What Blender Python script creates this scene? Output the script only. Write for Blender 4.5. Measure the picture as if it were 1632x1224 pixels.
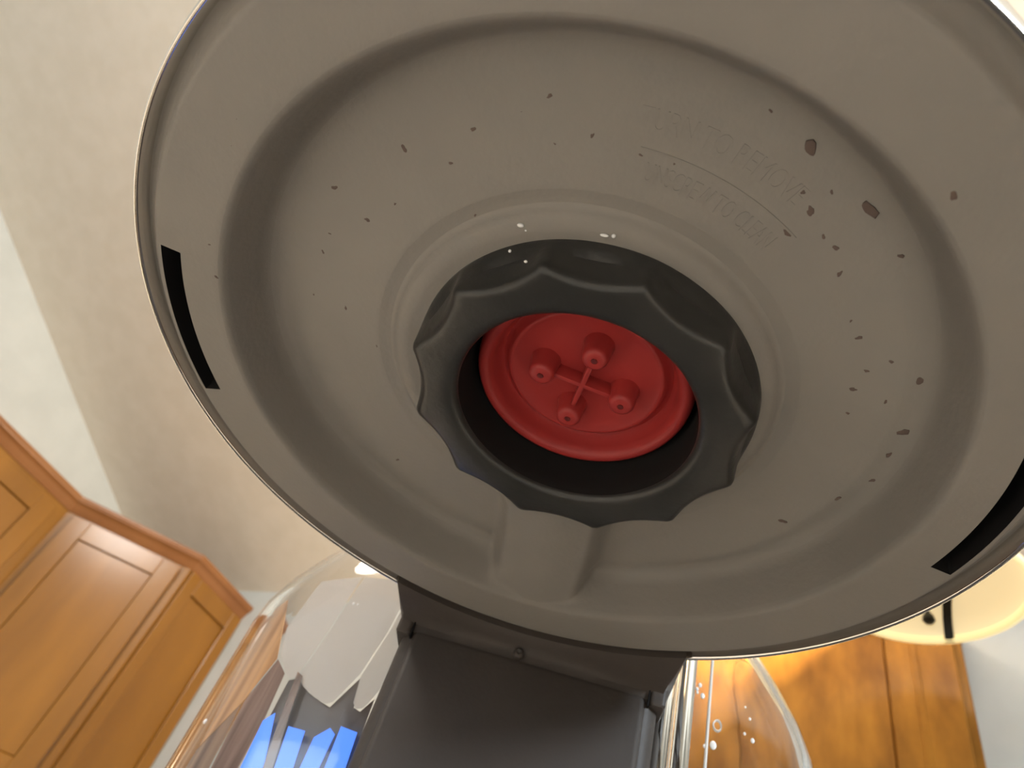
import bpy, bmesh, math, random
from mathutils import Vector, Matrix
random.seed(4)
PI = math.pi
R = math.radians
for o in list(bpy.data.objects):
    bpy.data.objects.remove(o)
C = bpy.context.scene.collection
sc = bpy.context.scene

# ------------------------------------------------------------------ camera
CAMZ = 1.08                                    # phone height above the floor
S = 0.085                                      # metres per unit of the brew head's modelling unit
cam = bpy.data.cameras.new('camera')
cam.sensor_width = 36.0
cam.lens = 1131 / 1632 * 36.0
cam.clip_start = 0.005
cam.clip_end = 60
cam.dof.use_dof = True
cam.dof.focus_distance = 0.118
cam.dof.aperture_fstop = 34
camo = bpy.data.objects.new('camera', cam)
C.objects.link(camo)
zc = Vector((424, 1012, -1131)).normalized()   # world up seen from the camera
fv = Vector((0, 0, -1))
fw = (fv - zc * fv.dot(zc)).normalized()
rt = fw.cross(zc)
a = R(38)
X = rt * math.cos(a) - fw * math.sin(a)        # world X runs along the back wall
Y = rt * math.sin(a) + fw * math.cos(a)        # world Y runs into the back wall
M = Matrix((X, Y, zc)).to_4x4()
M.translation = (0, 0, CAMZ)
camo.matrix_world = M
sc.camera = camo

# ------------------------------------------------------------------ view + world
sc.view_settings.view_transform = 'Standard'
sc.view_settings.look = 'None'
sc.view_settings.gamma = 1.0
sc.view_settings.use_curve_mapping = False
sc.view_settings.exposure = 0.40
w = bpy.data.worlds.new('world')
sc.world = w
w.use_nodes = True
w.node_tree.nodes['Background'].inputs[0].default_value = (0.75, 0.87, 1.0, 1)
w.node_tree.nodes['Background'].inputs[1].default_value = 1.5


def lamp(name, kind, loc, energy, color, size=None, rot=None, sizey=None):
    l = bpy.data.lights.new(name, kind)
    l.energy = energy
    l.color = color
    if kind == 'AREA':
        l.size = size
        if sizey:
            l.shape = 'RECTANGLE'
            l.size_y = sizey
        else:
            l.shape = 'DISK'
    elif size is not None:
        l.shadow_soft_size = size
    o = bpy.data.objects.new(name, l)
    C.objects.link(o)
    o.location = loc
    if rot:
        o.rotation_euler = rot
    return o


WARM = (1.0, 0.80, 0.56)
COOL = (0.86, 0.93, 1.0)
EAVE = 1.14 + CAMZ
SLOPE = 0.40
NB = 1.698           # back wall plane (y)
TA = -2.636          # left wall plane (x)
TD = 2.7             # right wall plane
NC = -3.3            # wall behind the camera
RIDGE = -0.80        # y of the ceiling ridge


def ceil_z(y):
    return EAVE + SLOPE * (NB - y) if y >= RIDGE else EAVE + SLOPE * (NB - RIDGE) - SLOPE * (RIDGE - y)


# daylight through the window behind the camera
lamp('window_daylight', 'AREA', (-0.9, NC + 0.06, 1.75), 18, COOL, 1.5, (R(90), 0, 0), 1.1)
# daylight through the window in the right wall
lamp('window_daylight', 'AREA', (TD - 0.06, -0.62, 2.00), 62, (0.78, 0.90, 1.0), 0.42, (R(90), 0, R(90)), 0.44)


# ------------------------------------------------------------------ helpers
def mat(name, color, rough=0.5, metallic=0.0, spec=0.5, coat=0.0, trans=0.0, ior=1.45, emis=None, estr=0.0):
    m = bpy.data.materials.new(name)
    m.use_nodes = True
    b = m.node_tree.nodes['Principled BSDF']
    b.inputs['Base Color'].default_value = (*color, 1)
    b.inputs['Roughness'].default_value = rough
    b.inputs['Metallic'].default_value = metallic
    b.inputs['Specular IOR Level'].default_value = spec
    b.inputs['Coat Weight'].default_value = coat
    b.inputs['Coat Roughness'].default_value = 0.19
    b.inputs['Transmission Weight'].default_value = trans
    b.inputs['IOR'].default_value = ior
    if emis:
        b.inputs['Emission Color'].default_value = (*emis, 1)
        b.inputs['Emission Strength'].default_value = estr
    return m


def noise_col(m, c1, c2, scale, detail=3.0, stretch=(1, 1, 1), lo=0.35, hi=0.65, bump=0.0, bscale=None, coord='Object'):
    nt = m.node_tree
    b = nt.nodes['Principled BSDF']
    tc = nt.nodes.new('ShaderNodeTexCoord')
    mp = nt.nodes.new('ShaderNodeMapping')
    mp.inputs['Scale'].default_value = stretch
    nz = nt.nodes.new('ShaderNodeTexNoise')
    nz.inputs['Scale'].default_value = scale
    nz.inputs['Detail'].default_value = detail
    cr = nt.nodes.new('ShaderNodeValToRGB')
    cr.color_ramp.elements[0].position = lo
    cr.color_ramp.elements[0].color = (*c1, 1)
    cr.color_ramp.elements[1].position = hi
    cr.color_ramp.elements[1].color = (*c2, 1)
    L = nt.links.new
    L(tc.outputs[coord], mp.inputs[0])
    L(mp.outputs[0], nz.inputs['Vector'])
    L(nz.outputs['Fac'], cr.inputs[0])
    L(cr.outputs[0], b.inputs['Base Color'])
    if bump:
        n2 = nt.nodes.new('ShaderNodeTexNoise')
        n2.inputs['Scale'].default_value = bscale or scale * 4
        n2.inputs['Detail'].default_value = 4
        bp = nt.nodes.new('ShaderNodeBump')
        bp.inputs['Strength'].default_value = bump
        bp.inputs['Distance'].default_value = 0.001
        L(mp.outputs[0], n2.inputs['Vector'])
        L(n2.outputs['Fac'], bp.inputs['Height'])
        L(bp.outputs[0], b.inputs['Normal'])
    return m


def sharp(me, ang=35):
    for p in me.polygons:
        p.use_smooth = True
    me.set_sharp_from_angle(angle=R(ang))


def link(name, me, m=None, parent=None, ang=35):
    if ang:
        sharp(me, ang)
    o = bpy.data.objects.new(name, me)
    C.objects.link(o)
    if m is not None and not me.materials:
        for k in (m if isinstance(m, (list, tuple)) else [m]):
            me.materials.append(k)
    if parent is not None:
        o.parent = parent
    return o


def from_bm(name, bm, m, parent=None, ang=35):
    bmesh.ops.recalc_face_normals(bm, faces=bm.faces)
    me = bpy.data.meshes.new(name)
    bm.to_mesh(me)
    bm.free()
    return link(name, me, m, parent, ang)


def add_box(bm, lo, hi, bevel=0.0, seg=1, mtx=None):
    b2 = bmesh.new()
    bmesh.ops.create_cube(b2, size=1.0)
    for v in b2.verts:
        v.co = Vector([lo[i] + (v.co[i] + 0.5) * (hi[i] - lo[i]) for i in range(3)])
    if bevel:
        bmesh.ops.bevel(b2, geom=list(b2.edges), offset=bevel, segments=seg, profile=0.5, affect='EDGES')
    if mtx is not None:
        bmesh.ops.transform(b2, matrix=mtx, verts=b2.verts)
    t = bpy.data.meshes.new('t')
    b2.to_mesh(t)
    b2.free()
    bm.from_mesh(t)
    bpy.data.meshes.remove(t)


def box(name, lo, hi, m, parent=None, bevel=0.0, seg=1, mtx=None):
    bm = bmesh.new()
    add_box(bm, lo, hi, bevel, seg, mtx)
    return from_bm(name, bm, m, parent)


def rings(bm, rows, closed=True, cap0=False, cap1=False):
    vr = [[bm.verts.new(p) for p in row] for row in rows]
    n = len(rows[0])
    for i in range(len(vr) - 1):
        for j in range(n if closed else n - 1):
            k = (j + 1) % n
            bm.faces.new((vr[i][j], vr[i][k], vr[i + 1][k], vr[i + 1][j]))
    if cap0:
        bm.faces.new(vr[0])
    if cap1:
        bm.faces.new(vr[-1])
    return vr


def lathe(bm, prof, seg=64, cx=0, cy=0, cap0=False, cap1=False):
    rings(bm, [[(cx + r * math.cos(2 * PI * j / seg), cy + r * math.sin(2 * PI * j / seg), z) for j in range(seg)] for r, z in prof], True, cap0, cap1)


def prism(bm, pts, z0, z1):
    """vertical prism over a plan polygon"""
    lo = [bm.verts.new((x, y, z0)) for x, y in pts]
    hi = [bm.verts.new((x, y, z1)) for x, y in pts]
    n = len(pts)
    bm.faces.new(lo)
    bm.faces.new(hi)
    for i in range(n):
        j = (i + 1) % n
        bm.faces.new((lo[i], lo[j], hi[j], hi[i]))


def extrude_poly(bm, pts, d):
    """polygon of 3-D points thickened by vector d"""
    lo = [bm.verts.new(p) for p in pts]
    hi = [bm.verts.new(Vector(p) + Vector(d)) for p in pts]
    n = len(pts)
    bm.faces.new(lo)
    bm.faces.new(hi)
    for i in range(n):
        j = (i + 1) % n
        bm.faces.new((lo[i], lo[j], hi[j], hi[i]))


def thing(name, label, cat, loc=(0, 0, 0), rotz=0, group=None):
    o = bpy.data.objects.new(name, None)
    C.objects.link(o)
    o.empty_display_size = 0.05
    o.location = loc
    o.rotation_euler = (0, 0, rotz)
    o['label'] = label
    o['category'] = cat
    if group:
        o['group'] = group
    return o


def struct(o):
    o['kind'] = 'structure'
    return o


# ------------------------------------------------------------------ materials
m_ceil = noise_col(mat('ceiling_paint', (0.76, 0.70, 0.60), 0.9, spec=0.1), (0.83, 0.77, 0.655), (0.87, 0.81, 0.70), 14, bump=0.25, bscale=160)
m_wall = noise_col(mat('wall_paint', (0.70, 0.70, 0.65), 0.85, spec=0.15), (0.47, 0.49, 0.475), (0.51, 0.53, 0.515), 9, bump=0.2, bscale=190)
m_wood = noise_col(mat('maple_cabinet', (0.4, 0.18, 0.05), 0.5, spec=0.15, coat=0.9), (0.150, 0.060, 0.006), (0.26, 0.113, 0.012), 3.2, 6, (1.6, 1.6, 0.35), 0.3, 0.72, 0.08, 60)
m_wood2 = noise_col(mat('maple_panel', (0.4, 0.18, 0.05), 0.5, spec=0.15, coat=0.9), (0.160, 0.064, 0.006), (0.275, 0.120, 0.013), 4.0, 6, (1.4, 1.4, 0.3), 0.3, 0.72, 0.08, 60)
m_wood_b = noise_col(mat('maple_satin', (0.4, 0.18, 0.05), 0.6, spec=0.15, coat=0.06), (0.155, 0.060, 0.006), (0.30, 0.132, 0.015), 14, 7, (1.6, 1.6, 0.6), 0.3, 0.72, 0.08, 60)
m_crown = noise_col(mat('maple_crown', (0.33, 0.14, 0.05), 0.45, coat=0.1), (0.20, 0.077, 0.023), (0.26, 0.109, 0.035), 5.0, 5, (1, 1, 1), 0.3, 0.7)
m_gap = mat('shadow_gap_wood', (0.10, 0.04, 0.015), 0.7)
m_floor = noise_col(mat('floor_wood', (0.35, 0.2, 0.1), 0.4), (0.12, 0.07, 0.035), (0.20, 0.12, 0.065), 3, 5, (0.6, 6, 1))
m_counter = noise_col(mat('worktop_stone', (0.5, 0.46, 0.4), 0.3), (0.62, 0.58, 0.52), (0.80, 0.77, 0.71), 60, 5)
m_grey = noise_col(mat('warm_grey_plastic', (0.2, 0.18, 0.16), 0.5, spec=0.25), (0.235, 0.218, 0.200), (0.255, 0.236, 0.217), 30, 4, bump=0.10, bscale=900)
m_col = noise_col(mat('charcoal_plastic', (0.1, 0.1, 0.1), 0.5, spec=0.35), (0.066, 0.055, 0.049), (0.074, 0.062, 0.055), 40, 3, bump=0.1, bscale=900)
m_black = noise_col(mat('black_plastic', (0.02, 0.02, 0.02), 0.30, spec=0.5), (0.030, 0.030, 0.029), (0.042, 0.041, 0.039), 60, 3, bump=0.08, bscale=700)
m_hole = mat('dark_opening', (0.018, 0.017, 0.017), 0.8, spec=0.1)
m_chrome = mat('polished_chrome', (0.83, 0.80, 0.76), 0.07, 1.0)
m_red = mat('red_silicone', (0.36, 0.034, 0.032), 0.42, spec=0.4)
m_red.node_tree.nodes['Principled BSDF'].inputs['Subsurface Weight'].default_value = 0.15
m_red.node_tree.nodes['Principled BSDF'].inputs['Subsurface Radius'].default_value = (0.003, 0.0008, 0.0006)
m_reddk = mat('red_silicone_pinhole', (0.12, 0.01, 0.01), 0.6)
m_tank = mat('clear_tank_plastic', (0.97, 0.97, 0.97), 0.03, trans=1.0, ior=1.33)
m_blue = mat('blue_lit_strip', (0.1, 0.25, 0.8), 0.5, emis=(0.06, 0.20, 0.83), estr=0.95)  # glow stands in for blue light bent through the clear tank
nt = m_blue.node_tree
m_amber = noise_col(mat('amber_tinted_rib', (0.34, 0.19, 0.11), 0.25, coat=0.4), (0.16, 0.085, 0.055), (0.42, 0.26, 0.17), 60, 3, (5, 5, 0.25))  # this and the next two: cabinet colour refracted by the tank, painted on
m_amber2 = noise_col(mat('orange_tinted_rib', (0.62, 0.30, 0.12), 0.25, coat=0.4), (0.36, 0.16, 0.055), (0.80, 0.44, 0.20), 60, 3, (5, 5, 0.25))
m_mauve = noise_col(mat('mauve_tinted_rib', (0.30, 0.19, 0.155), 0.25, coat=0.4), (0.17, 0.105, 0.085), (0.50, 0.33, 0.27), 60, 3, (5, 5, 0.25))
m_pale = mat('frosted_flute', (0.92, 0.88, 0.84), 0.6, spec=0.2)  # milky white stands in for the bright view refracted by the tank
m_pale.node_tree.nodes['Principled BSDF'].inputs['Alpha'].default_value = 0.55
m_dark = mat('smoky_insert', (0.17, 0.14, 0.12), 0.35, spec=0.5)  # dark tone stands in for refraction low in the clear tank
m_stain = noise_col(mat('dried_coffee', (0.08, 0.05, 0.04), 0.7, spec=0.2), (0.085, 0.058, 0.050), (0.165, 0.125, 0.108), 1500, 2)
m_drop = mat('water_bead', (0.9, 0.9, 0.9), 0.08, spec=0.9)
m_bowl = mat('lit_bowl_glass', (0.9, 0.82, 0.62), 0.35, emis=(1.0, 0.80, 0.46), estr=0.43)
m_lip = mat('lit_bowl_lip', (0.9, 0.82, 0.6), 0.3, emis=(1.0, 0.81, 0.36), estr=0.60)
m_iron = mat('dark_metal', (0.035, 0.038, 0.036), 0.4, 0.6)
m_white = mat('white_enamel', (0.8, 0.79, 0.76), 0.4)
m_lamp = mat('lamp_diffuser', (0.9, 0.9, 0.9), 0.5, emis=(1.0, 0.93, 0.85), estr=8.0)
m_pane = mat('window_pane_glass', (0.95, 0.97, 1.0), 0.02, trans=1.0, ior=1.02)

# ------------------------------------------------------------------ room shell
T = 0.12
struct(box('floor', (TA - T, NC - T, -0.1), (TD + T, NB + T, 0.0), m_floor))
bm = bmesh.new()
zr = ceil_z(RIDGE)
extrude_poly(bm, [(TA, NB, EAVE), (TD, NB, EAVE), (TD, RIDGE, zr), (TA, RIDGE, zr)], (0, 0, 0.12))
extrude_poly(bm, [(TA, RIDGE, zr), (TD, RIDGE, zr), (TD, NC, ceil_z(NC)), (TA, NC, ceil_z(NC))], (0, 0, 0.12))
struct(from_bm('ceiling', bm, m_ceil, None, 0))
struct(box('wall_back', (TA - T, NB, 0), (TD + T, NB + T, EAVE + 0.12), m_wall))
gable = [(NB, 0), (NB, EAVE), (RIDGE, zr), (NC, ceil_z(NC)), (NC, 0)]
bm = bmesh.new()
extrude_poly(bm, [(TA, y, z) for y, z in gable], (-T, 0, 0))
struct(from_bm('wall_left', bm, m_wall, None, 0))
RY0, RY1, RZ0, RZ1 = -0.98, -0.26, 1.64, 2.40     # window opening in the right wall
bm = bmesh.new()
for pts in ([(NB, 0), (NB, EAVE), (RY1, ceil_z(RY1)), (RY1, 0)], [(RY0, 0), (RY0, ceil_z(RY0)), (NC, ceil_z(NC)), (NC, 0)],
            [(RY1, 0), (RY1, RZ0), (RY0, RZ0), (RY0, 0)], [(RY1, RZ1), (RY1, ceil_z(RY1)), (RIDGE, zr), (RY0, ceil_z(RY0)), (RY0, RZ1)]):
    extrude_poly(bm, [(TD, y, z) for y, z in pts], (T, 0, 0))
struct(from_bm('wall_right', bm, m_wall, None, 0))
bm = bmesh.new()
ym = (RY0 + RY1) / 2
for lo, hi in (((RY0, RZ0), (RY0 + 0.06, RZ1)), ((RY1 - 0.06, RZ0), (RY1, RZ1)), ((RY0 + 0.06, RZ0), (RY1 - 0.06, RZ0 + 0.06)),
               ((RY0 + 0.06, RZ1 - 0.06), (RY1 - 0.06, RZ1)), ((ym - 0.025, RZ0 + 0.06), (ym + 0.025, RZ1 - 0.06))):
    add_box(bm, (TD + 0.02, lo[0], lo[1]), (TD + 0.09, hi[0], hi[1]), 0.004)
win2 = struct(from_bm('window_2', bm, m_white))
box('pane', (TD + 0.052, RY0 + 0.06, RZ0 + 0.06), (TD + 0.058, ym - 0.025, RZ1 - 0.06), m_pane, win2)
box('pane', (TD + 0.052, ym + 0.025, RZ0 + 0.06), (TD + 0.058, RY1 - 0.06, RZ1 - 0.06), m_pane, win2)
# wall behind the camera, with a window opening
WX0, WX1, WZ0, WZ1 = -1.65, -0.15, 1.2, 2.3
bm = bmesh.new()
add_box(bm, (TA - T, NC - T, 0), (WX0, NC, ceil_z(NC) + 0.1))
add_box(bm, (WX1, NC - T, 0), (TD + T, NC, ceil_z(NC) + 0.1))
add_box(bm, (WX0, NC - T, 0), (WX1, NC, WZ0))
add_box(bm, (WX0, NC - T, WZ1), (WX1, NC, ceil_z(NC) + 0.1))
struct(from_bm('wall_front', bm, m_wall, None, 0))
bm = bmesh.new()
for lo, hi in (((WX0, NC - 0.09, WZ0), (WX0 + 0.06, NC - 0.02, WZ1)), ((WX1 - 0.06, NC - 0.09, WZ0), (WX1, NC - 0.02, WZ1)),
               ((WX0 + 0.06, NC - 0.09, WZ0), (WX1 - 0.06, NC - 0.02, WZ0 + 0.06)), ((WX0 + 0.06, NC - 0.09, WZ1 - 0.06), (WX1 - 0.06, NC - 0.02, WZ1)),
               (((WX0 + WX1) / 2 - 0.025, NC - 0.085, WZ0 + 0.06), ((WX0 + WX1) / 2 + 0.025, NC - 0.025, WZ1 - 0.06))):
    add_box(bm, lo, hi, 0.004)
win = struct(from_bm('window_1', bm, m_white))
box('pane', (WX0 + 0.06, NC - 0.058, WZ0 + 0.06), ((WX0 + WX1) / 2 - 0.025, NC - 0.052, WZ1 - 0.06), m_pane, win)
box('pane', ((WX0 + WX1) / 2 + 0.025, NC - 0.058, WZ0 + 0.06), (WX1 - 0.06, NC - 0.052, WZ1 - 0.06), m_pane, win)

# unseen dark panels added on the lower walls to cut bounce onto the brew head
m_blocker = noise_col(mat('dark_panelling', (0.07, 0.035, 0.015), 0.5), (0.055, 0.026, 0.010), (0.085, 0.042, 0.018), 4, 5, (1, 1, 0.3))
for i_, (lo, hi) in enumerate((((TD - 0.02, NC + 0.02, 0.0), (TD, NB - 0.02, 1.06)), ((TA, NC + 0.02, 0.0), (TA + 0.02, NB - 0.02, 1.06)),
                               ((TA, NC, 0.0), (TD, NC + 0.02, 1.06)), ((TA, NB - 0.02, 0.0), (TD, NB, 1.06)))):
    struct(box('trim_%d' % (i_ + 1), lo, hi, m_blocker))

# ------------------------------------------------------------------ wall cabinets
CT = 1.07 + CAMZ        # top of the crown
CB = CT - 0.052         # underside of the crown
CBOT = 1.37             # underside of the cabinets


def crown_run(bm, a, b, na, nb, prof):
    """crown moulding swept from plan point a to b; na, nb are the (mitred) outward plan vectors of unit projection"""
    rows = []
    for p, n in ((a, na), (b, nb)):
        rows.append([(p[0] + n[0] * o, p[1] + n[1] * o, z) for o, z in prof])
    rings(bm, rows, True, True, True)


CROWN = [(-0.01, CB), (0.004, CB), (0.007, CB + 0.006), (0.010, CB + 0.010), (0.014, CB + 0.020), (0.021, CB + 0.030), (0.027, CB + 0.034),
         (0.028, CB + 0.040), (0.030, CB + 0.042), (0.030, CT), (-0.01, CT)]


def door(parent, p0, p1, z0, z1, th, stile, m_d, m_p, handle_side=None, pull=None, bead=0.0):
    """frame-and-panel door whose face lies along plan segment p0-p1 (face outward is to the right of p0->p1), thickness th outward"""
    d = Vector((p1[0] - p0[0], p1[1] - p0[1], 0))
    L = d.length
    d.normalize()
    n = Vector((d.y, -d.x, 0))
    mt = Matrix((d, n, Vector((0, 0, 1)))).transposed().to_4x4()
    mt.translation = (p0[0], p0[1], 0)
    bm = bmesh.new()
    H = z1 - z0
    for lo, hi in (((0, 0, z0), (stile, th, z1)), ((L - stile, 0, z0), (L, th, z1)),
                   ((stile, 0, z1 - stile), (L - stile, th, z1)), ((stile, 0, z0), (L - stile, th, z0 + stile))):
        add_box(bm, lo, hi, 0.002, 1, mt)
    dr = from_bm('door', bm, m_d, parent)
    bm = bmesh.new()
    e = 0.0015
    add_box(bm, (stile + e, 0.0, z0 + stile + e), (L - stile - e, th - 0.004, z1 - stile - e), 0.002, 1, mt)
    from_bm('door_panel', bm, m_p, dr)
    if pull is not None:
        bm = bmesh.new()
        px, pz = pull
        lathe(bm, [(0.0, 0), (0.006, 0), (0.005, 0.012), (0.013, 0.018), (0.014, 0.024), (0.009, 0.029), (0.0, 0.030)], 20)
        bmesh.ops.transform(bm, matrix=mt @ Matrix.Translation((px, th, pz)) @ Matrix.Rotation(R(-90), 4, 'X'), verts=bm.verts)
        from_bm('door_knob', bm, m_iron, dr)
    return dr


# faces 3 cm behind the crown's front edge
q = 0.7071
DA = (-2.361, 1.081 + 0.0125)                  # concave junction of run and diagonal face
DB = (-2.052, 1.394 + 0.0125)                  # convex corner of diagonal face and end panel

# -- corner cabinet
cc = thing('corner_cabinet', 'maple corner wall cabinet with a diagonal door, white glare at the top of the door', 'cabinet', (0, 0, 0))
bm = bmesh.new()
prism(bm, [(TA, NB), (TA, DA[1]), DA, DB, (DB[0], NB)], CBOT, CT - 0.004)
from_bm('carcass', bm, m_wood, cc)
dd = Vector((DB[0] - DA[0], DB[1] - DA[1]))
dl = dd.length
dd.normalize()
dn = Vector((dd.y, -dd.x))
pa = (DA[0] + dd.x * 0.028, DA[1] + dd.y * 0.028)
pb = (DB[0] - dd.x * 0.030, DB[1] - dd.y * 0.030)
door(cc, pa, pb, CBOT + 0.01, CB - 0.012, 0.018, 0.062, m_wood, m_wood2, pull=(0.035, CBOT + 0.12))
bm = bmesh.new()                               # face-frame stile at the convex corner
mt = Matrix((Vector((dd.x, dd.y, 0)), Vector((dn.x, dn.y, 0)), Vector((0, 0, 1)))).transposed().to_4x4()
mt.translation = (DA[0], DA[1], 0)
add_box(bm, (dl - 0.024, 0, CBOT), (dl, 0.008, CB), 0.002, 1, mt)
from_bm('corner_bead', bm, m_wood, cc)
bm = bmesh.new()                               # applied end panel on the exposed side
add_box(bm, (DB[0], DB[1] + 0.004, CBOT), (DB[0] + 0.012, DB[1] + 0.05, CB), 0.002)
add_box(bm, (DB[0], NB - 0.05, CBOT), (DB[0] + 0.012, NB - 0.004, CB), 0.002)
add_box(bm, (DB[0], DB[1] + 0.05, CB - 0.062), (DB[0] + 0.012, NB - 0.05, CB), 0.002)
add_box(bm, (DB[0], DB[1] + 0.05, CBOT), (DB[0] + 0.012, NB - 0.05, CBOT + 0.06), 0.002)
from_bm('end_panel', bm, m_wood, cc)
bm = bmesh.new()
nA = (1.0, -(math.sqrt(2) - 1))                # mitre vectors
nBv = (1.0, -(math.sqrt(2) - 1))
crown_run(bm, DA, DB, (1.0, -0.414), (1.0, -0.414), CROWN)
crown_run(bm, DB, (DB[0], NB - 0.001), (1.0, -0.414), (1.0, 0.0), CROWN)
from_bm('crown_moulding', bm, m_crown, cc)

# -- run of wall cabinets along the left wall, two units
RUN = [(0.43, DA[1]), (-0.25, 0.43)]
for i, (y0, y1) in enumerate(RUN):
    lab = ('maple wall cabinet on the left wall, next to the corner cabinet' if i == 0 else
           'maple wall cabinet at the far left edge, second from the corner cabinet')
    k = thing('wall_cabinet', lab, 'cabinet', (0, 0, 0), 0, 'wall cabinets along the left wall')
    box('carcass', (TA, y0 + 0.0005, CBOT), (DA[0], y1 - 0.0005, CT - 0.004), m_wood, k)
    w_ = (y1 - y0)
    if i == 0:
        door(k, (DA[0], y0 + 0.02), (DA[0], y1 - 0.045), CBOT + 0.01, CB - 0.02, 0.018, 0.062, m_wood, m_wood2, pull=(0.035, CBOT + 0.12))
    else:
        door(k, (DA[0], y0 + 0.02), (DA[0], y1 - 0.02), CBOT + 0.01, CB - 0.02, 0.018, 0.062, m_wood, m_wood2, pull=(w_ - 0.08, CBOT + 0.12))
    bm = bmesh.new()
    crown_run(bm, (DA[0], y0), (DA[0], y1), (1.0, 0.0), (1.0, -0.414 if i == 0 else 0.0), CROWN)
    from_bm('crown_moulding', bm, m_crown, k)

# -- cabinet on the back wall behind the coffee maker
RX0, RX1, RY = -0.37, 0.138, 1.42
k = thing('wall_cabinet', 'orange maple wall cabinet on the back wall, behind the hanging lamp', 'cabinet')
box('carcass', (RX0, RY, CBOT), (RX1, NB - 0.0005, CT - 0.004), m_wood_b, k, 0.002)
door(k, (RX0 + 0.012, RY), (RX1 - 0.016, RY), CBOT + 0.01, CB - 0.012, 0.02, 0.117, m_wood_b, m_wood_b, pull=(0.03, CBOT + 0.1))
bm = bmesh.new()                               # bead along the stile
add_box(bm, (RX1 - 0.090, RY - 0.0215, CBOT + 0.14), (RX1 - 0.078, RY - 0.019, CB - 0.14), 0.001)
from_bm('stile_bead', bm, m_wood_b, k)
bm = bmesh.new()
crown_run(bm, (RX0, NB - 0.001), (RX0, RY), (-1.0, 0.0), (-1.0, -1.0), CROWN)
crown_run(bm, (RX0, RY), (RX1, RY), (-1.0, -1.0), (1.0, -1.0), CROWN)
crown_run(bm, (RX1, RY), (RX1, NB - 0.001), (1.0, -1.0), (1.0, 0.0), CROWN)
from_bm('crown_moulding', bm, m_crown, k)

# ------------------------------------------------------------------ hanging bowl lamp
PX, PY, PZ, PR = 0.071, 1.130, 1.88, 0.157
pl = thing('pendant_lamp', 'lit cream glass hanging lamp with dark clips, behind the right edge of the brew head', 'lamp', (PX, PY, PZ))
bm = bmesh.new()
prof = [(0.148, 0.002), (0.145, 0.014), (0.137, 0.030), (0.122, 0.044), (0.100, 0.055), (0.07, 0.062), (0.035, 0.065), (0.0005, 0.066)]
top = [(0.0005, 0.070), (0.035, 0.069), (0.07, 0.066), (0.102, 0.059), (0.125, 0.048), (0.141, 0.033), (0.150, 0.015), (0.152, 0.002)]
lathe(bm, prof + top, 72)
from_bm('glass_shade', bm, m_bowl, pl)
bm = bmesh.new()
lathe(bm, [(0.144, 0.002), (0.146, -0.003), (0.150, -0.005), (0.155, -0.003), (PR, 0.002), (0.1555, 0.007), (0.151, 0.009), (0.146, 0.007), (0.144, 0.002)], 72)
from_bm('shade_lip', bm, m_lip, pl)
for kk in range(3):
    an = R(76 + 120 * kk)
    bm = bmesh.new()
    path = [(0.1475, -0.005), (0.142, 0.004), (0.137, 0.016), (0.129, 0.029), (0.114, 0.041), (0.094, 0.050)]
    rr = [[(r_, s_ * 0.0075 - (0.148 - r_) * 0.35, z_) for s_ in (-1, 1)] + [(r_ + 0.001, s_ * 0.0075 - (0.148 - r_) * 0.35, z_ + 0.004) for s_ in (1, -1)] for r_, z_ in path]
    rings(bm, rr, True, True, True)
    bmesh.ops.rotate(bm, verts=bm.verts, cent=(0, 0, 0), matrix=Matrix.Rotation(an, 3, 'Z'))
    cl = from_bm('shade_clip', bm, m_iron, pl)
    bm = bmesh.new()
    lathe(bm, [(0.0005, 0.014), (0.007, 0.015), (0.0105, 0.020), (0.009, 0.028), (0.005, 0.034), (0.0005, 0.05)], 20, 0.116, 0.020, True, True)
    bmesh.ops.rotate(bm, verts=bm.verts, cent=(0, 0, 0), matrix=Matrix.Rotation(an, 3, 'Z'))
    from_bm('thumb_knob', bm, m_iron, cl)
bm = bmesh.new()
hz = ceil_z(PY) - PZ
lathe(bm, [(0.0005, 0.069), (0.03, 0.069), (0.03, 0.085), (0.008, 0.09), (0.0055, 0.12), (0.0055, hz - 0.05), (0.05, hz - 0.045), (0.055, hz - 0.03), (0.055, hz + 0.03)], 28, cap0=True, cap1=True)
from_bm('hanging_rod', bm, m_iron, pl)
lamp('pendant_uplight', 'AREA', (PX - 0.03, PY, PZ + 0.15), 42, WARM, 0.14, Vector((-0.72, -0.08, 0.69)).to_track_quat('-Z', 'Y').to_euler())

# ------------------------------------------------------------------ ceiling lights out of the frame


def ceiling_light(x, y, r, energy, label, color):
    sl = -SLOPE if y >= RIDGE else SLOPE
    z = ceil_z(y)
    t = thing('ceiling_light', label, 'lamp', (x, y, z))
    t.rotation_euler = (math.atan(sl), 0, 0)
    bm = bmesh.new()
    lathe(bm, [(r, 0.004), (r + 0.02, -0.002), (r + 0.02, -0.022), (r, -0.028), (r - 0.012, -0.022), (r - 0.012, -0.002)], 48)
    from_bm('trim_ring', bm, m_white, t)
    bm = bmesh.new()
    lathe(bm, [(0.0005, -0.024), (r * 0.5, -0.023), (r - 0.013, -0.018), (r - 0.013, -0.004), (0.0005, -0.004)], 48, cap0=True, cap1=True)
    from_bm('diffuser', bm, m_lamp, t)
    l = lamp('ceiling_lamp_light', 'AREA', (0, 0, -0.045), energy, color, 2 * r)
    l.parent = t
    return t


ceiling_light(-0.98, -0.88, 0.30, 18, 'round white ceiling light at the ridge of the vaulted ceiling', (1.0, 0.93, 0.86))
ceiling_light(0.20, -1.05, 0.26, 11, 'round white ceiling light above the front of the island', (1.0, 0.90, 0.78))  # added lamp, brightens the worktop so it bounces onto the head's underside

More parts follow.
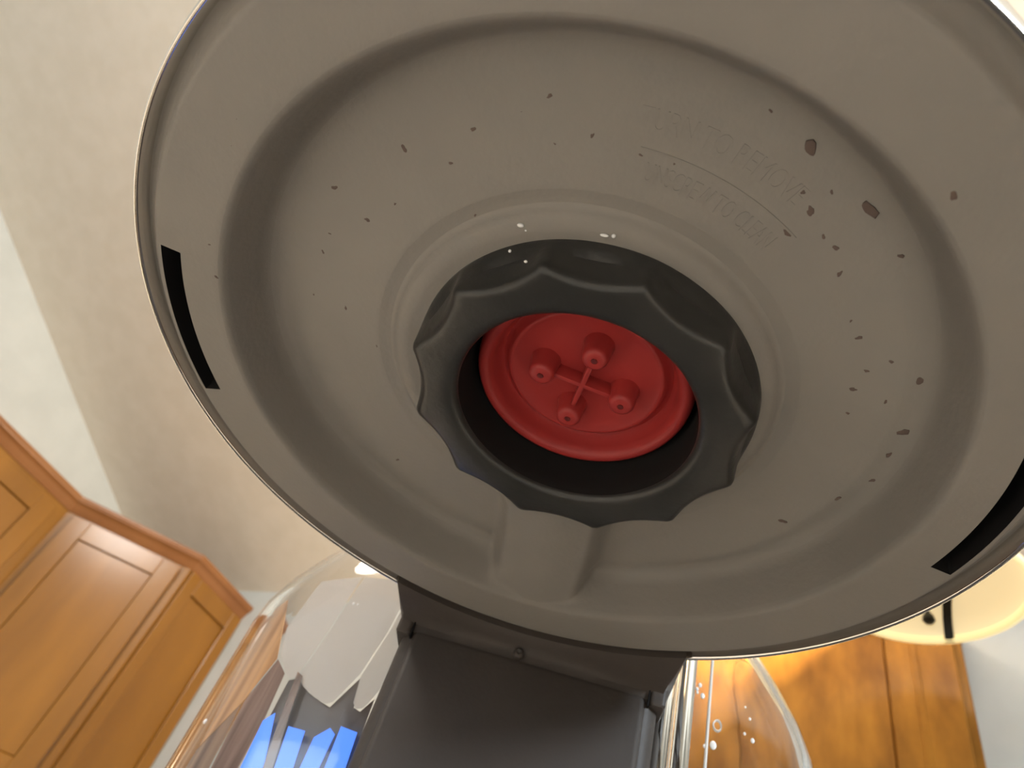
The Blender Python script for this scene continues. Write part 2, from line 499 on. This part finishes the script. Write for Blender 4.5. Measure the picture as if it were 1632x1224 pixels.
# ------------------------------------------------------------------ island and worktop
CZ = 0.965
HX, HY = 0.121 * S, 1.0 * S                    # brew-head axis in the camera's plan axes
hx = HX * math.cos(a) - HY * math.sin(a)
hy = HX * math.sin(a) + HY * math.cos(a)
IX0, IX1, IY0, IY1 = -0.42, 0.17, -0.50, 0.30
isl = thing('island_cabinet', 'maple island cabinet under the stone worktop', 'cabinet')
box('carcass', (IX0 + 0.03, IY0 + 0.03, 0.0), (IX1 - 0.03, IY1 - 0.03, CZ - 0.04), m_wood, isl, 0.003)
for x0, x1 in ((IX0 + 0.04, -0.13), (-0.12, IX1 - 0.04)):
    door(isl, (x0, IY0 + 0.03), (x1, IY0 + 0.03), 0.10, CZ - 0.06, 0.018, 0.06, m_wood, m_wood2, pull=(0.05, 0.75))
wt = box('worktop', (IX0, IY0, CZ - 0.04), (IX1, IY1, CZ), m_counter, None, 0.006)
wt['label'] = 'speckled stone worktop on the island, under the coffee maker'
wt['category'] = 'worktop'

# ------------------------------------------------------------------ coffee maker
TH = R(24)
cm = thing('coffee_maker', 'grey coffee maker seen from below, round brew head with chrome rim and clear water tank', 'coffee maker', (hx, hy, CZ), TH)


def hz_(h):
    return (CAMZ - CZ) + S * h


def P(x, y, h):
    return (x * S, y * S, hz_(h))


def sstep(e0, e1, x):
    t = min(1.0, max(0.0, (x - e0) / (e1 - e0)))
    return t * t * (3 - 2 * t)


def interp(prof, r):
    for i in range(len(prof) - 1):
        r0, h0 = prof[i]
        r1, h1 = prof[i + 1]
        if r <= r1:
            t = (r - r0) / (r1 - r0)
            return h0 + (h1 - h0) * t
    return prof[-1][1]


# --- underside plate of the brew head: recessed dish, raised collar round the nut, spout bridge at the rear, two slots
PROF = [(0.28, 1.085), (0.340, 1.085), (0.375, 1.082), (0.392, 1.088), (0.404, 1.100), (0.412, 1.1045), (0.422, 1.1035), (0.44, 1.100), (0.47, 1.103),
        (0.52, 1.108), (0.62, 1.112), (0.645, 1.116), (0.658, 1.115), (0.668, 1.111), (0.676, 1.104), (0.684, 1.090), (0.712, 1.010), (0.716, 1.003), (0.720, 0.998), (0.726, 0.9955), (0.740, 0.995),
        (0.846, 0.995), (0.853, 0.9965), (0.859, 1.002), (0.874, 1.024), (0.884, 1.032), (0.894, 1.034)]
SL0, SL1 = 0.804, 0.842
SLOTS = [(R(168.0), R(194.4)), (R(-14.0), R(13.2))]          # local angles


FX, FY = -0.020, -0.012          # the flange sits a hair off the nut's axis


def plate_h(r, ph):
    h = interp(PROF, r)
    x, y = r * math.cos(ph), r * math.sin(ph)
    if y > 0 and 0.30 < r < 0.80:
        k = 1 - sstep(0.098, 0.150, abs(x + 0.005))
        hc = 1.030 + 0.018 * sstep(0.0, 0.12, abs(x)) - 0.026 * sstep(0.52, 0.72, r) 
        if h > hc:
            h = h + (hc - h) * k
    return h


rs = sorted(set([r for r, _ in PROF] + [0.30 + 0.0125 * i for i in range(0, 50)] + [SL0 - 0.002, SL0, SL1, SL1 + 0.002]))
rs = [r for r in rs if 0.28 <= r <= 0.894]
phs = set(round(2 * PI * i / 400, 6) for i in range(400))
for s0, s1 in SLOTS:
    for e in (s0 - 0.003, s0, s1, s1 + 0.003):
        phs.add(round(e % (2 * PI), 6))
phs = sorted(phs)


def in_slot(r, ph):
    if not (SL0 - 1e-6 <= r <= SL1 + 1e-6):
        return False
    for s0, s1 in SLOTS:
        d = (ph - s0) % (2 * PI)
        if d <= (s1 - s0) + 2e-6 or d > 2 * PI - 2e-6:
            return True
    return False


bm = bmesh.new()
grid = []
for r in rs:
    row = []
    for ph in phs:
        h = plate_h(r, ph)
        if in_slot(r, ph):
            h += 0.075
        k = sstep(0.45, 0.80, r)
        row.append(bm.verts.new(P(r * math.cos(ph) + FX * k, r * math.sin(ph) + FY * k, h)))
    grid.append(row)
n = len(phs)
for i in range(len(rs) - 1):
    for j in range(n):
        kx = (j + 1) % n
        vs = (grid[i][j], grid[i + 1][j], grid[i + 1][kx], grid[i][kx])
        f = bm.faces.new(vs)
        if sum(1 for (ii, jj) in ((i, j), (i + 1, j), (i + 1, kx), (i, kx)) if in_slot(rs[ii], phs[jj])) >= 1:
            f.material_index = 1  # slot faces painted dark, the shade of an open slot put into the colour
plate = from_bm('underside_plate', bm, [m_grey, m_hole], cm, 50)

# --- chrome band round the head, and the head's shell above it
bm = bmesh.new()
lathe(bm, [(r * S, hz_(h)) for r, h in [(0.892, 1.036), (0.893, 1.016), (0.895, 1.006), (0.898, 1.001), (0.902, 1.000), (0.905, 1.003), (0.907, 1.010),
                                       (0.908, 1.020), (0.9085, 1.06), (0.911, 1.09), (0.911, 1.50), (0.906, 1.53), (0.86, 1.53)]], 200, FX * S, FY * S)
from_bm('chrome_rim', bm, m_chrome, cm, 50)
bm = bmesh.new()
lathe(bm, [(r * S, hz_(h)) for r, h in [(0.90, 1.525), (0.90, 1.86), (0.88, 1.93), (0.80, 1.97), (0.5, 2.0), (0.01, 2.01)]], 96, FX * S, FY * S, cap1=True)
from_bm('head_cover', bm, m_col, cm)

# --- embossed instruction text, two curved lines with a curved rule between


def arc_text(body, r, size, a0, a1):
    cu = bpy.data.curves.new('t', 'FONT')
    cu.body = body
    cu.size = size
    cu.extrude = 0.0012
    cu.resolution_u = 3
    to = bpy.data.objects.new('t', cu)
    C.objects.link(to)
    dg = bpy.context.evaluated_depsgraph_get()
    me = bpy.data.meshes.new_from_object(to.evaluated_get(dg))
    bpy.data.objects.remove(to)
    x0 = min(v.co.x for v in me.vertices)
    x1 = max(v.co.x for v in me.vertices)
    for v in me.vertices:
        t = (v.co.x - x0) / (x1 - x0)
        ph = a0 + (a1 - a0) * t
        rr = r + v.co.y
        v.co = Vector(P(rr * math.cos(ph), rr * math.sin(ph), interp(PROF, rr) - v.co.z + 0.0001))
    return me


m_emb = m_grey
link('embossed_lettering', arc_text('TURN TO REMOVE', 0.556, 0.050, R(-85.8), R(-57)), m_emb, plate, 0)
link('embossed_lettering', arc_text('UNSCREW TO CLEAN', 0.474, 0.046, R(-82.5), R(-54)), m_emb, plate, 0)
bm = bmesh.new()
rr = []
for i in range(41):
    ph = R(-84.5 + 32.5 * i / 40)
    rr.append([P(q_ * math.cos(ph), q_ * math.sin(ph), interp(PROF, q_) - d_) for q_, d_ in ((0.5225, -0.001), (0.5235, 0.0012), (0.5265, 0.0012), (0.5275, -0.001))])
rings(bm, rr, True, True, True)
from_bm('embossed_rule', bm, m_emb, plate)
# moulding gate ring on the outer flange
bm = bmesh.new()
rows = []
for r_, d_ in ((0.066, 0.0), (0.067, 0.0012), (0.070, 0.0012), (0.071, 0.0)):
    rows.append([P(0.470 + r_ * math.cos(2 * PI * j / 48) * 0.95, -0.600 + r_ * math.sin(2 * PI * j / 48) * 0.95, 0.9955 - d_) for j in range(48)])
rings(bm, rows)

bm.free()

# --- dried coffee spots (local x, y, radius) on the dish and on the flange
SPOTS = [(-0.504, -0.35, 0.0133), (-0.356, -0.451, 0.0085), (-0.23, -0.507, 0.0059), (-0.269, -0.441, 0.0055), (-0.38, -0.342, 0.0048), (-0.441, -0.296, 0.0062),
         (-0.526, -0.247, 0.0048), (-0.549, -0.2, 0.0054), (-0.223, -0.352, 0.0037), (-0.105, -0.58, 0.0067), (-0.029, -0.529, 0.0056), (-0.088, -0.505, 0.0034),
         (-0.148, -0.549, 0.0034), (-0.442, -0.446, 0.0034), (0.3, -0.555, 0.0158), (0.414, -0.478, 0.0185), (0.308, -0.42, 0.0098), (0.331, -0.463, 0.0085),
         (0.351, -0.5, 0.005), (0.364, -0.424, 0.0045), (0.389, -0.408, 0.0062), (0.488, -0.411, 0.0061), (0.41, -0.363, 0.0073), (0.309, -0.492, 0.0052),
         (0.23, -0.604, 0.0048), (0.053, -0.51, 0.004), (0.107, -0.504, 0.0034), (0.482, -0.246, 0.0072), (0.52, -0.179, 0.006), (0.513, -0.132, 0.0065),
         (0.577, -0.115, 0.0055), (0.619, -0.178, 0.0155), (0.552, -0.208, 0.0048), (0.635, -0.05, 0.0135), (0.634, 0.015, 0.0082), (0.635, 0.094, 0.0082),
         (0.59, 0.164, 0.0085), (0.507, 0.277, 0.009), (0.525, -0.073, 0.0045), (0.458, -0.277, 0.0038), (-0.588, -0.085, 0.005), (-0.513, -0.069, 0.0055),
         (-0.446, 0.015, 0.0042), (-0.426, 0.396, 0.006)]
SPOTS2 = [(0.477, -0.573, 0.0074), (-0.601, -0.511, 0.0025), (-0.623, -0.462, 0.0025), (-0.728, -0.172, 0.0040), (-0.722, -0.248, 0.0038)]
blobs = []
for kx in range(6):
    bm = bmesh.new()
    rad = [0.45 + 0.95 * random.random() for _ in range(14)]
    rad = [(rad[i] + rad[i - 1] * 0.25 + rad[(i + 1) % 14] * 0.25) / 1.5 for i in range(14)]
    el = 0.55 + 0.3 * random.random()
    rows = [[(f_ * q_ * math.cos(2 * PI * i / 14), el * f_ * q_ * math.sin(2 * PI * i / 14), z_) for i, q_ in enumerate(rad)] for f_, z_ in ((1.0, 0.0), (0.85, -0.10), (0.4, -0.16))]
    rings(bm, rows, True, True, True)
    me = bpy.data.meshes.new('coffee_spot')
    bmesh.ops.recalc_face_normals(bm, faces=bm.faces)
    bm.to_mesh(me)
    bm.free()
    me.materials.append(m_stain)
    for p in me.polygons:
        p.use_smooth = True
    blobs.append(me)
for i, (x, y, r) in enumerate(SPOTS + SPOTS2):
    o = bpy.data.objects.new('coffee_spot', blobs[i % 6])
    C.objects.link(o)
    o.parent = plate
    o.location = P(x, y, plate_h(math.hypot(x, y), math.atan2(y, x)) + 0.0004)
    s = r * S * 1.05
    o.scale = (s, s, min(s, 0.0005))
    o.rotation_euler = (0, 0, random.random() * 6.28)

# --- scalloped black retaining nut
NS = 360


def nut_r(r0, depth, ph):
    t = ((math.degrees(ph) - 90 + 15) % 30) - 15          # scallops centred on the rear axis, every 30 degrees
    u = t / 14.2
    return r0 - depth * max(0.0, 1 - u * u)


st_ = [(0.335, 0.0, 1.094), (0.352, 0.0, 1.094), (0.355, 0.0, 1.088), (0.355, 0.002, 1.074), (0.354, 0.008, 1.064), (0.353, 0.017, 1.053), (0.352, 0.016, 1.042), (0.351, 0.021, 1.030),
       (0.350, 0.024, 1.018), (0.347, 0.026, 1.009), (0.341, 0.025, 1.003), (0.332, 0.022, 1.0005), (0.318, 0.014, 1.0), (0.290, 0.0, 1.0), (0.268, 0.0, 1.001), (0.256, 0.0, 1.004), (0.248, 0.0, 1.010), (0.244, 0.0, 1.018),
       (0.243, 0.0, 1.05), (0.243, 0.0, 1.20)]
NX = 0.016                                     # nut and valve sit a hair to the right of the dish's centre
bm = bmesh.new()
rings(bm, [[P(NX + nut_r(r0, d, 2 * PI * j / NS) * math.cos(2 * PI * j / NS), nut_r(r0, d, 2 * PI * j / NS) * math.sin(2 * PI * j / NS), h) for j in range(NS)] for r0, d, h in st_])
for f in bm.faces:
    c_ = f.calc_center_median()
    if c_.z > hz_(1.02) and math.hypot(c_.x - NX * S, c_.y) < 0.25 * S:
        f.material_index = 1  # bore painted darker than the nut, its shade put into the colour
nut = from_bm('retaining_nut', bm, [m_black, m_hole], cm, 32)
# bead droplets by the nut
bm = bmesh.new()
bmesh.ops.create_icosphere(bm, subdivisions=2, radius=1.0)
me_drop = bpy.data.meshes.new('water_bead')
bm.to_mesh(me_drop)
bm.free()
me_drop.materials.append(m_drop)
for p in me_drop.polygons:
    p.use_smooth = True
for x, y, h, r, el in ((-0.132, -0.360, 1.083, 0.0042, 1.6), (-0.146, -0.312, 1.07, 0.0032, 1.0), (0.017, -0.372, 1.080, 0.0030, 2.6), (0.033, -0.374, 1.080, 0.0040, 1.0),
                       (-0.122, -0.352, 1.083, 0.0022, 1), (-0.104, -0.33, 1.019, 0.0026, 1.3), (-0.179, 0.268, 1.022, 0.0028, 1.6)):
    o = bpy.data.objects.new('water_bead', me_drop)
    C.objects.link(o)
    o.parent = nut
    o.location = P(x, y, h)
    o.scale = (r * S * el, r * S, r * S)

# --- red silicone shower valve inside the nut
valve = thing('x', '', '')
bpy.data.objects.remove(valve)
bm = bmesh.new()
lathe(bm, [(r * S, hz_(h)) for r, h in [(0.001, 1.137), (0.10, 1.138), (0.152, 1.138), (0.158, 1.134), (0.163, 1.133), (0.168, 1.136), (0.174, 1.150), (0.184, 1.153), (0.191, 1.146),
                                       (0.196, 1.122), (0.202, 1.106), (0.210, 1.099), (0.218, 1.098), (0.226, 1.103), (0.231, 1.114), (0.233, 1.13), (0.233, 1.19), (0.2, 1.2), (0.001, 1.2)]], 96, NX * S, 0, cap0=True, cap1=True)
valve = from_bm('shower_valve', bm, m_red, cm, 60)
for q_ in range(4):
    an = R(90 + 12 + 90 * q_)
    nx, ny = NX + 0.089 * math.cos(an), 0.089 * math.sin(an)
    bm = bmesh.new()
    lathe(bm, [(r * S, hz_(h)) for r, h in [(0.034, 1.141), (0.031, 1.130), (0.029, 1.110), (0.0275, 1.095), (0.024, 1.088), (0.018, 1.085), (0.007, 1.0845), (0.005, 1.088), (0.004, 1.096)]],
          28, nx * S, ny * S, cap1=True)
    nb = from_bm('drip_nub', bm, m_red, valve, 60)
    bm = bmesh.new()
    lathe(bm, [(0.006 * S, hz_(1.0842)), (0.0035 * S, hz_(1.0838)), (0.0004 * S, hz_(1.0838))], 14, nx * S, ny * S, cap1=True)
    from_bm('pinhole', bm, m_reddk, valve)
bm = bmesh.new()
for q_ in range(2):
    mt = Matrix.Translation((NX * S, 0, 0)) @ Matrix.Rotation(R(90 + 12 + 90 * q_), 4, 'Z')
    add_box(bm, (-0.068 * S, -0.0055 * S, hz_(1.102)), (0.068 * S, 0.0055 * S, hz_(1.140)), 0.0015 * S * 1.5, 2, mt)
from_bm('cross_rib', bm, m_red, valve)

# --- column behind the head
CW = 0.372


def rrect(x0, x1, y0, y1, rad, seg=6):
    pts = []
    for cx, cy, a0 in ((x1 - rad, y0 + rad, -90), (x1 - rad, y1 - rad, 0), (x0 + rad, y1 - rad, 90), (x0 + rad, y0 + rad, 180)):
        for i in range(seg + 1):
            t = R(a0 + 90 * i / seg)
            pts.append((cx + rad * math.cos(t), cy + rad * math.sin(t)))
    return pts


bm = bmesh.new()
rows = []
for h, k0 in ((-0.95, 1.0), (0.90, 1.0), (1.60, 1.0)):
    rows.append([P(x, y, h) for x, y in rrect(-CW * k0, CW * k0, 0.905, 1.10, 0.055)])
rings(bm, rows, True, True, True)
from_bm('support_column', bm, m_col, cm)
# collar that flares from the column up to the round flange
bm = bmesh.new()
rows = []
for h, k0, t0 in ((0.925, 0.372, 0.0), (0.945, 0.374, 0.03), (0.960, 0.380, 0.22), (0.968, 0.388, 0.50), (0.978, 0.396, 0.80), (0.988, 0.402, 1.0), (1.10, 0.404, 1.0)):
    row = []
    for i in range(25):
        x = -k0 + 2 * k0 * i / 24
        ya = FY + math.sqrt(0.872 ** 2 - (x - FX) ** 2)
        row.append(P(x, 0.903 * (1 - t0) + ya * t0, h))
    row += [P(k0, 1.10, h), P(-k0, 1.10, h)]
    rows.append(row)
rings(bm, rows, True, True, True)
from_bm('column_collar', bm, m_col, cm)
# raised front cover of the column with its shut-line
bm = bmesh.new()
rows = []
for h, k0, dy in ((-0.90, 0.0, 0), (0.915, 0.0, 0), (0.926, 0.004, 0.004)):
    rows.append([P(x, y, h) for x, y in rrect(-0.335 + k0, 0.335 - k0, 0.896 + dy, 0.93, 0.02, 4)])
rings(bm, rows, True, True, True)
from_bm('column_cover', bm, m_col, cm)
for sx in (-1, 1):
    bm = bmesh.new()
    x0, x1 = sorted((sx * 0.341, sx * 0.386))
    rows = []
    for h, k0 in ((0.912, 0.004), (0.918, 0.0), (1.01, 0.0)):
        rows.append([P(x, y, h) for x, y in rrect(x0 + k0, x1 - k0, 0.893 + k0, 1.0, 0.012, 4)])
    rings(bm, rows, True, True, True)
    from_bm('hinge_tab', bm, m_col, cm)
    box('shut_line', P(min(sx * 0.337, sx * 0.341), 0.894, 0.905), P(max(sx * 0.337, sx * 0.341), 0.93, 1.0), m_hole, cm)
bm = bmesh.new()
lathe(bm, [(r * S, z) for r, z in ((0.016, 0), (0.014, 0.0008), (0.008, 0.0012), (0.001, 0.0008))], 16, cap1=True)
bmesh.ops.transform(bm, matrix=Matrix.Translation(P(-0.03, 0.897, 0.945)) @ Matrix.Rotation(R(90), 4, 'X'), verts=bm.verts)
from_bm('screw_head', bm, m_col, cm)

# --- clear water tank behind the column
TCX, TCY, TAx, TBy, TN = -0.03, 1.42, 0.955, 0.36, 2.9


def tank_row(h, sx, sy, inset, n=96):
    pts = []
    for j in range(n):
        t = 2 * PI * j / n
        c, s = math.cos(t), math.sin(t)
        ax, by = TAx * sx - inset, TBy * sy - inset
        pts.append(P(TCX + ax * math.copysign(abs(c) ** (2 / TN), c), TCY + by * math.copysign(abs(s) ** (2 / TN), s), h))
    return pts


TH0 = [(-0.80, 1, 1), (0.0, 1, 1), (0.98, 1, 1), (1.06, 0.99, 0.985), (1.16, 0.955, 0.94), (1.26, 0.90, 0.87), (1.36, 0.835, 0.79), (1.44, 0.77, 0.72), (1.50, 0.69, 0.64), (1.53, 0.60, 0.55)]
bm = bmesh.new()
rings(bm, [tank_row(h, sx, sy, 0.0) for h, sx, sy in TH0], True, True, True)
bmesh.ops.recalc_face_normals(bm, faces=bm.faces)
outer_faces = set(bm.faces)
rings(bm, [tank_row(max(h, -0.77) if h < 1.5 else h - 0.025, sx, sy, 0.026) for h, sx, sy in TH0], True, True, True)
inner = [f for f in bm.faces if f not in outer_faces]
bmesh.ops.recalc_face_normals(bm, faces=inner)
bmesh.ops.reverse_faces(bm, faces=inner)       # the inner skin faces the air inside the tank
me = bpy.data.meshes.new('water_tank')
bm.to_mesh(me)
bm.free()
tank = link('water_tank', me, m_tank, cm, 40)


def tank_front(x, inset):
    ax, by = TAx - inset, TBy - inset
    u = min(1.0, abs((x - TCX) / ax))
    return TCY - by * (1 - u ** TN) ** (1 / TN)


def wall_panel(name, poly, m, inset, th, parent):
    """polygon in (x, h) wrapped on the tank's front wall"""
    bm = bmesh.new()
    f = [bm.verts.new(P(x, tank_front(x, inset), h)) for x, h in poly]
    b = [bm.verts.new(P(x, tank_front(x, inset) + th, h)) for x, h in poly]
    bm.faces.new(f)
    bm.faces.new(b)
    n_ = len(poly)
    for i in range(n_):
        j = (i + 1) % n_
        bm.faces.new((f[i], f[j], b[j], b[i]))
    return from_bm(name, bm, m, parent, 0)


IN = 0.034
for poly in ([(-0.704, 0.655), (-0.679, 0.683), (-0.628, 0.524), (-0.60, 0.42), (-0.68, 0.42), (-0.697, 0.51)],
             [(-0.621, 0.656), (-0.567, 0.655), (-0.549, 0.542), (-0.53, 0.42), (-0.585, 0.42), (-0.60, 0.53)],
             [(-0.534, 0.645), (-0.501, 0.68), (-0.48, 0.667), (-0.483, 0.558), (-0.48, 0.42), (-0.535, 0.42), (-0.533, 0.546)],
             [(-0.473, 0.692), (-0.421, 0.688), (-0.412, 0.591), (-0.41, 0.42), (-0.465, 0.42), (-0.467, 0.563)]):
    wall_panel('blue_lit_strip', poly, m_blue, IN, 0.0012, tank)  # added glowing patches in the shape of the refracted blue
for poly in ([(-0.700, 0.790), (-0.671, 0.802), (-0.619, 0.767), (-0.567, 0.749), (-0.536, 0.741), (-0.54, 0.40), (-0.70, 0.40)],
             [(-0.536, 0.741), (-0.486, 0.844), (-0.467, 0.758), (-0.444, 0.751), (-0.418, 0.797), (-0.400, 0.40), (-0.54, 0.40)]):
    wall_panel('smoky_insert', poly, m_dark, IN + 0.022, 0.001, tank)  # painted patches for the dark refraction, no part of the tank
wall_panel('amber_rib', [(-0.674, 0.81), (-0.652, 0.80), (-0.632, 0.68), (-0.598, 0.50), (-0.58, 0.42), (-0.61, 0.42), (-0.628, 0.51), (-0.655, 0.66)], m_amber, IN - 0.004, 0.0008, tank)  # painted brown streak of refracted colour between the blue patches
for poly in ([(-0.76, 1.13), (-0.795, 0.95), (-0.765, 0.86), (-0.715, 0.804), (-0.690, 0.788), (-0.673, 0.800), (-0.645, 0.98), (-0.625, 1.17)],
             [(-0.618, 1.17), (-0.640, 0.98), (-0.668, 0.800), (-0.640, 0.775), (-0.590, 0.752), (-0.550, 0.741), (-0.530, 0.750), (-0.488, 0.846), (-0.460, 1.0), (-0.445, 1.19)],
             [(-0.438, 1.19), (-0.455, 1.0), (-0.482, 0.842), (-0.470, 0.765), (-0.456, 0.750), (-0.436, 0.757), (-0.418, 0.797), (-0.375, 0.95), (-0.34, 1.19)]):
    wall_panel('frosted_flute', poly, m_pale, IN + 0.006, 0.0004, tank)  # painted petals of refracted light, the wall itself is clear
wall_panel('tinted_rib', [(-0.880, 1.02), (-0.845, 1.05), (-0.800, 0.93), (-0.765, 0.84), (-0.800, 0.70), (-0.865, 0.56), (-0.888, 0.80)], m_amber2, IN, 0.0008, tank)  # painted refraction of the wood at the tank's left edge, also below
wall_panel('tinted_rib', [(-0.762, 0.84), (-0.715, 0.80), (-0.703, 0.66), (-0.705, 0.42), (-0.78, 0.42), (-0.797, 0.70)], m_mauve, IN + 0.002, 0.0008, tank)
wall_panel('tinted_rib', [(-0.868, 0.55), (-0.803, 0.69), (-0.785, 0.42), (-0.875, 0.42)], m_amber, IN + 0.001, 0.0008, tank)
# clear seam rib, chrome guide rails and beads for water drops and painted glints on the tank's front
bm = bmesh.new()
lathe(bm, [(0.0004, -0.06), (0.0004, 0.13)], 10, cap0=True, cap1=True)
bmesh.ops.translate(bm, verts=bm.verts, vec=Vector(P(0.536, tank_front(0.536, 0.0), 0.0)))
from_bm('seam_rib', bm, m_white, tank)
for x_, r_ in ((0.402, 0.024), (0.456, 0.026)):
    bm = bmesh.new()
    lathe(bm, [(r_ * S, hz_(-0.90)), (r_ * S, hz_(1.25)), (r_ * 0.8 * S, hz_(1.27))], 24, x_ * S, 1.035 * S, True, True)
    from_bm('guide_rail', bm, m_chrome, cm)
for x, h, r in ((0.504, 1.103, 0.006), (0.496, 1.088, 0.005), (0.514, 1.073, 0.007), (0.498, 1.078, 0.004), (0.646, 1.09, 0.003), (0.661, 1.06, 0.004), (0.671, 1.00, 0.006), (0.646, 1.01, 0.004),
                (0.531, 0.931, 0.005), (0.555, 0.942, 0.010), (-0.885, 0.62, 0.006), (-0.60, 1.05, 0.004), (-0.585, 1.05, 0.003)):
    o = bpy.data.objects.new('water_bead', me_drop)
    C.objects.link(o)
    o.parent = tank
    o.location = P(x, tank_front(x, 0.0), h)
    o.scale = (r * S, r * S * 0.5, r * S * 1.3)
bm = bmesh.new()
rows = []
for k0, d0 in ((0.72, 0.0), (0.8, -0.0006), (0.95, -0.0008), (1.05, -0.0004), (1.1, 0.0)):
    rows.append([Vector(P(0.563 + 0.0125 * k0 * math.cos(2 * PI * i / 24), tank_front(0.563, 0.0), 1.0 + 0.017 * k0 * math.sin(2 * PI * i / 24))) + Vector((0, d0, 0)) for i in range(24)])
rings(bm, rows)
from_bm('water_ring_mark', bm, m_drop, tank)

# base and drip tray
bm = bmesh.new()
rows = []
for z, k0 in ((0.0, 0.02), (0.004, 0.0), (0.040, 0.0), (0.045, 0.02)):
    rows.append([(x * S, y * S, z) for x, y in rrect(-1.02 + k0, 0.96 - k0, -0.42 + k0, 1.86 - k0, 0.3)])
rings(bm, rows, True, True, True)
from_bm('base', bm, m_black, cm)
bm = bmesh.new()
lathe(bm, [(0.36 * S, 0.0445), (0.36 * S, 0.048), (0.34 * S, 0.049), (0.32 * S, 0.0465), (0.001, 0.0465)], 64, cap1=True)
from_bm('drip_plate', bm, m_black, cm)
